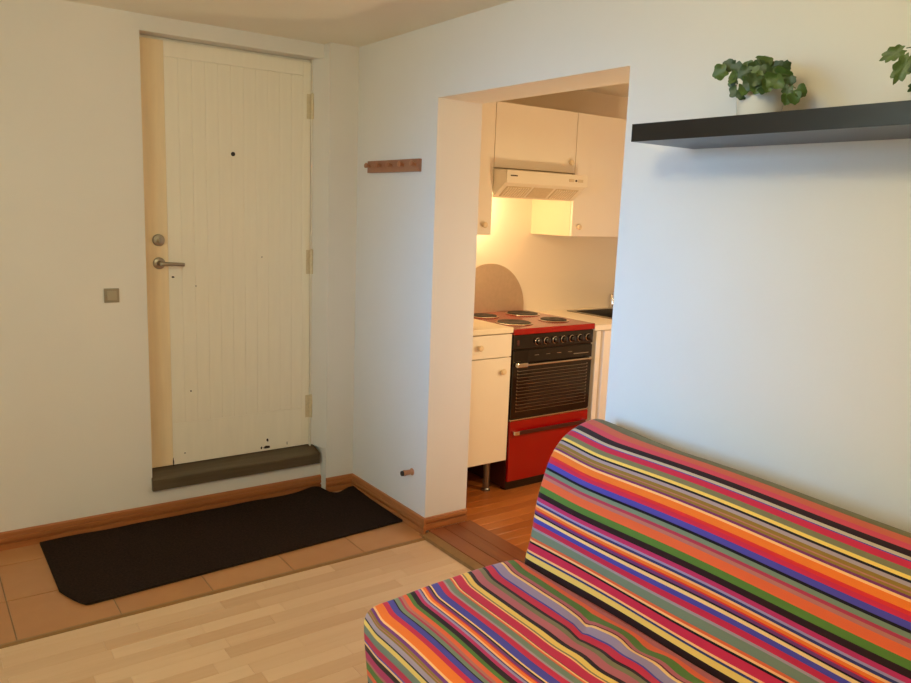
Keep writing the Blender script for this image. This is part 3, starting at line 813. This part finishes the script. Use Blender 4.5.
MB().lathe([(.025, 0), (.025, .006), (.018, .010), (.018, .085), (.014, .092)], (2.02, .095, .880), (0, 0, 1), 20).build('body', 'chrome', t, smooth=True)
MB().tube([(2.02, .095, .93), (2.01, .05, .965), (1.99, -.03, .99), (1.985, -.08, .985), (1.984, -.09, .965)], .010, 12).build('spout', 'chrome', t, smooth=True)
MB().tube([(2.02, .095, .97), (2.03, .10, .985), (2.06, .09, 1.0)], .007, 10).build('lever', 'chrome', t, smooth=True)

# ------------------------------------------------------------------ kitchen: wall units
UF = -.22
def upper(name, label, x0, x1, z0, z1, kx, kz):
    t = thing(name, label, 'cabinet', ((x0 + x1) / 2, -.04, z0), 'kitchen wall cabinets')
    b = MB(); y0 = UF + .019
    b.box(x0, x0 + .016, y0, KYB, z0, z1); b.box(x1 - .016, x1, y0, KYB, z0, z1); b.box(x0 + .016, x1 - .016, y0, KYB, z0, z0 + .016); b.box(x0 + .016, x1 - .016, y0, KYB, z1 - .016, z1); b.box(x0 + .016, x1 - .016, KYB - .006, KYB, z0 + .016, z1 - .016)
    b.build('body', 'cabin', t)
    d = box(x0 + .0015, x1 - .0015, UF, UF + .018, z0 + .001, z1 - .001).build('door', 'cab', t, bevel=.0015)
    knob(d, kx, UF, kz)
upper('wall_cabinet', 'tall white wall cabinet beside the lamp lit end of the hood', .300, .700, 1.370, 2.070, .645, 1.424)
upper('wall_cabinet', 'short white wall cabinet directly above the range hood', .7015, 1.2935, 1.730, 2.070, 1.250, 1.788)
upper('wall_cabinet', 'tall white wall cabinet above the sink counter', 1.295, 1.795, 1.370, 2.070, 1.340, 1.425)

t = thing('range_hood', 'white slim range hood above the red stove', 'range hood', (.998, -.1, 1.568))
HX0, HX1 = .703, 1.292
b = MB().prism([(KYB - .001, 1.728), (-.20, 1.728), (-.20, 1.722), (-.326, 1.714), (-.326, 1.655), (-.215, 1.572), (-.215, 1.600), (KYB - .001, 1.600)], 0, HX0, HX1)
b.build('body', 'hood', t)
box(HX0 - .002 + .002, HX1, -.332, -.322, 1.648, 1.715).build('front_panel', 'hood', t, bevel=.002)
# slanted intake filters on the underside
def slant(x0, x1, t0, t1, off, th, name, m, parent):
    a = Vector((0, -.318, 1.6475)); c = Vector((0, -.222, 1.5755)); dv = c - a; n = Vector((0, dv.z, -dv.y)).normalized()
    if n.z > 0: n = -n
    p0 = a + dv * t0 + n * off; p1 = a + dv * t1 + n * off; q0 = p0 + n * th; q1 = p1 + n * th
    return MB().add([(x0, p0.y, p0.z), (x1, p0.y, p0.z), (x1, p1.y, p1.z), (x0, p1.y, p1.z), (x0, q0.y, q0.z), (x1, q0.y, q0.z), (x1, q1.y, q1.z), (x0, q1.y, q1.z)],
                    [(3, 2, 1, 0), (4, 5, 6, 7), (0, 1, 5, 4), (1, 2, 6, 5), (2, 3, 7, 6), (3, 0, 4, 7)]).build(name, m, parent)
for x0, x1 in ((.735, .905), (1.085, 1.255)):
    fl = slant(x0, x1, .2, .92, .0, .003, 'filter', 'hoodgrill', t)
    for k in range(9):
        xx = x0 + .008 + k * (x1 - x0 - .02) / 8.6
        slant(xx, xx + .006, .25, .88, .003, .004, 'slat', 'hood', fl)
slant(.925, 1.065, .2, .92, .0, .002, 'lamp_cover', 'hoodgrill', t)
box(.727, .775, -.3330, -.3318, 1.684, 1.6905).build('logo', 'mark', t)
for x, m in ((1.165, 'hoodgrill'), (1.235, 'hoodgrill')):
    box(x - .018, x + .018, -.3345, -.3318, 1.674, 1.690).build('slide_switch', m, t, bevel=.001)
MB().cyl((1.200, -.3318, 1.682), (1.200, -.336, 1.682), .006, n=12).build('button', 'mark', t)
bulb = MB().lathe([(.004, 0), (.018, .006), (.024, .020), (.020, .034), (.012, .045)], (.79, -.02, 1.552), (0, 0, 1), 20).build('bulb', emit('hood_bulb_glow', (255, 214, 150), 40), t, smooth=True)
l = bpy.data.lights.new('hood_lamp_light', 'POINT'); l.energy = 4.6; l.color = (1, .72, .40); l.shadow_soft_size = .03
o = bpy.data.objects.new('hood_lamp_light', l); COL.objects.link(o); o.location = (.79, .0, 1.525)

# ------------------------------------------------------------------ lamps of the two rooms (out of view)
def ceiling_dome(name, label, x, y, power, col, glow):
    t = thing(name, label, 'lamp', (x, y, H))
    MB().lathe([(.150, 0), (.150, -.018), (.140, -.022), (.02, -.022)], (x, y, H), (0, 0, 1), 40).build('base_plate', 'white', t, smooth=True)
    MB().lathe([(.138, -.022), (.132, -.050), (.108, -.074), (.065, -.090), (.01, -.096)], (x, y, H), (0, 0, 1), 40).build('glass_dome', glow, t, smooth=True)
    l = bpy.data.lights.new(name + '_light', 'POINT'); l.energy = power; l.color = col; l.shadow_soft_size = .15
    o = bpy.data.objects.new(name + '_light', l); COL.objects.link(o); o.location = (x, y, H - .14)
def globe_pendant(name, label, x, y, z, r, power, col, glow):
    t = thing(name, label, 'lamp', (x, y, H))
    MB().lathe([(.05, 0), (.05, -.02), (.015, -.03)], (x, y, H), (0, 0, 1), 24).build('ceiling_rose', 'white', t, smooth=True)
    MB().cyl((x, y, H - .03), (x, y, z + r + .03), .004, n=8).build('cord', 'white', t)
    MB().cyl((x, y, z + r * .9), (x, y, z + r + .035), .026, .018, n=16).build('socket', 'white', t, smooth=True)
    MB().lathe([(r * math.cos(a), r * math.sin(a)) for a in [math.pi * (.46 - .95 * k / 14) for k in range(15)]], (x, y, z), (0, 0, 1), 28).build('globe', glow, t, smooth=True)
    for dz, share in ((-1, .94), (1, .06)):
        l = bpy.data.lights.new(name + '_light', 'POINT'); l.energy = power * share; l.color = col; l.shadow_soft_size = .06
        o = bpy.data.objects.new(name + '_light', l); COL.objects.link(o); o.location = (x - .02, y + .02, z + dz * (r + .10))
ceiling_dome('ceiling_lamp', 'flat white glass ceiling lamp of the living room', -1.55, -2.75, 40, (1, .86, .50), emit('dome_glow', (255, 222, 176), 3))
globe_pendant('kitchen_lamp', 'white glass globe pendant lamp of the kitchen', 1.05, -1.5, 1.24, .10, 25, (1, .74, .41), emit('kitchen_bulb_glow', (255, 214, 160), 4))
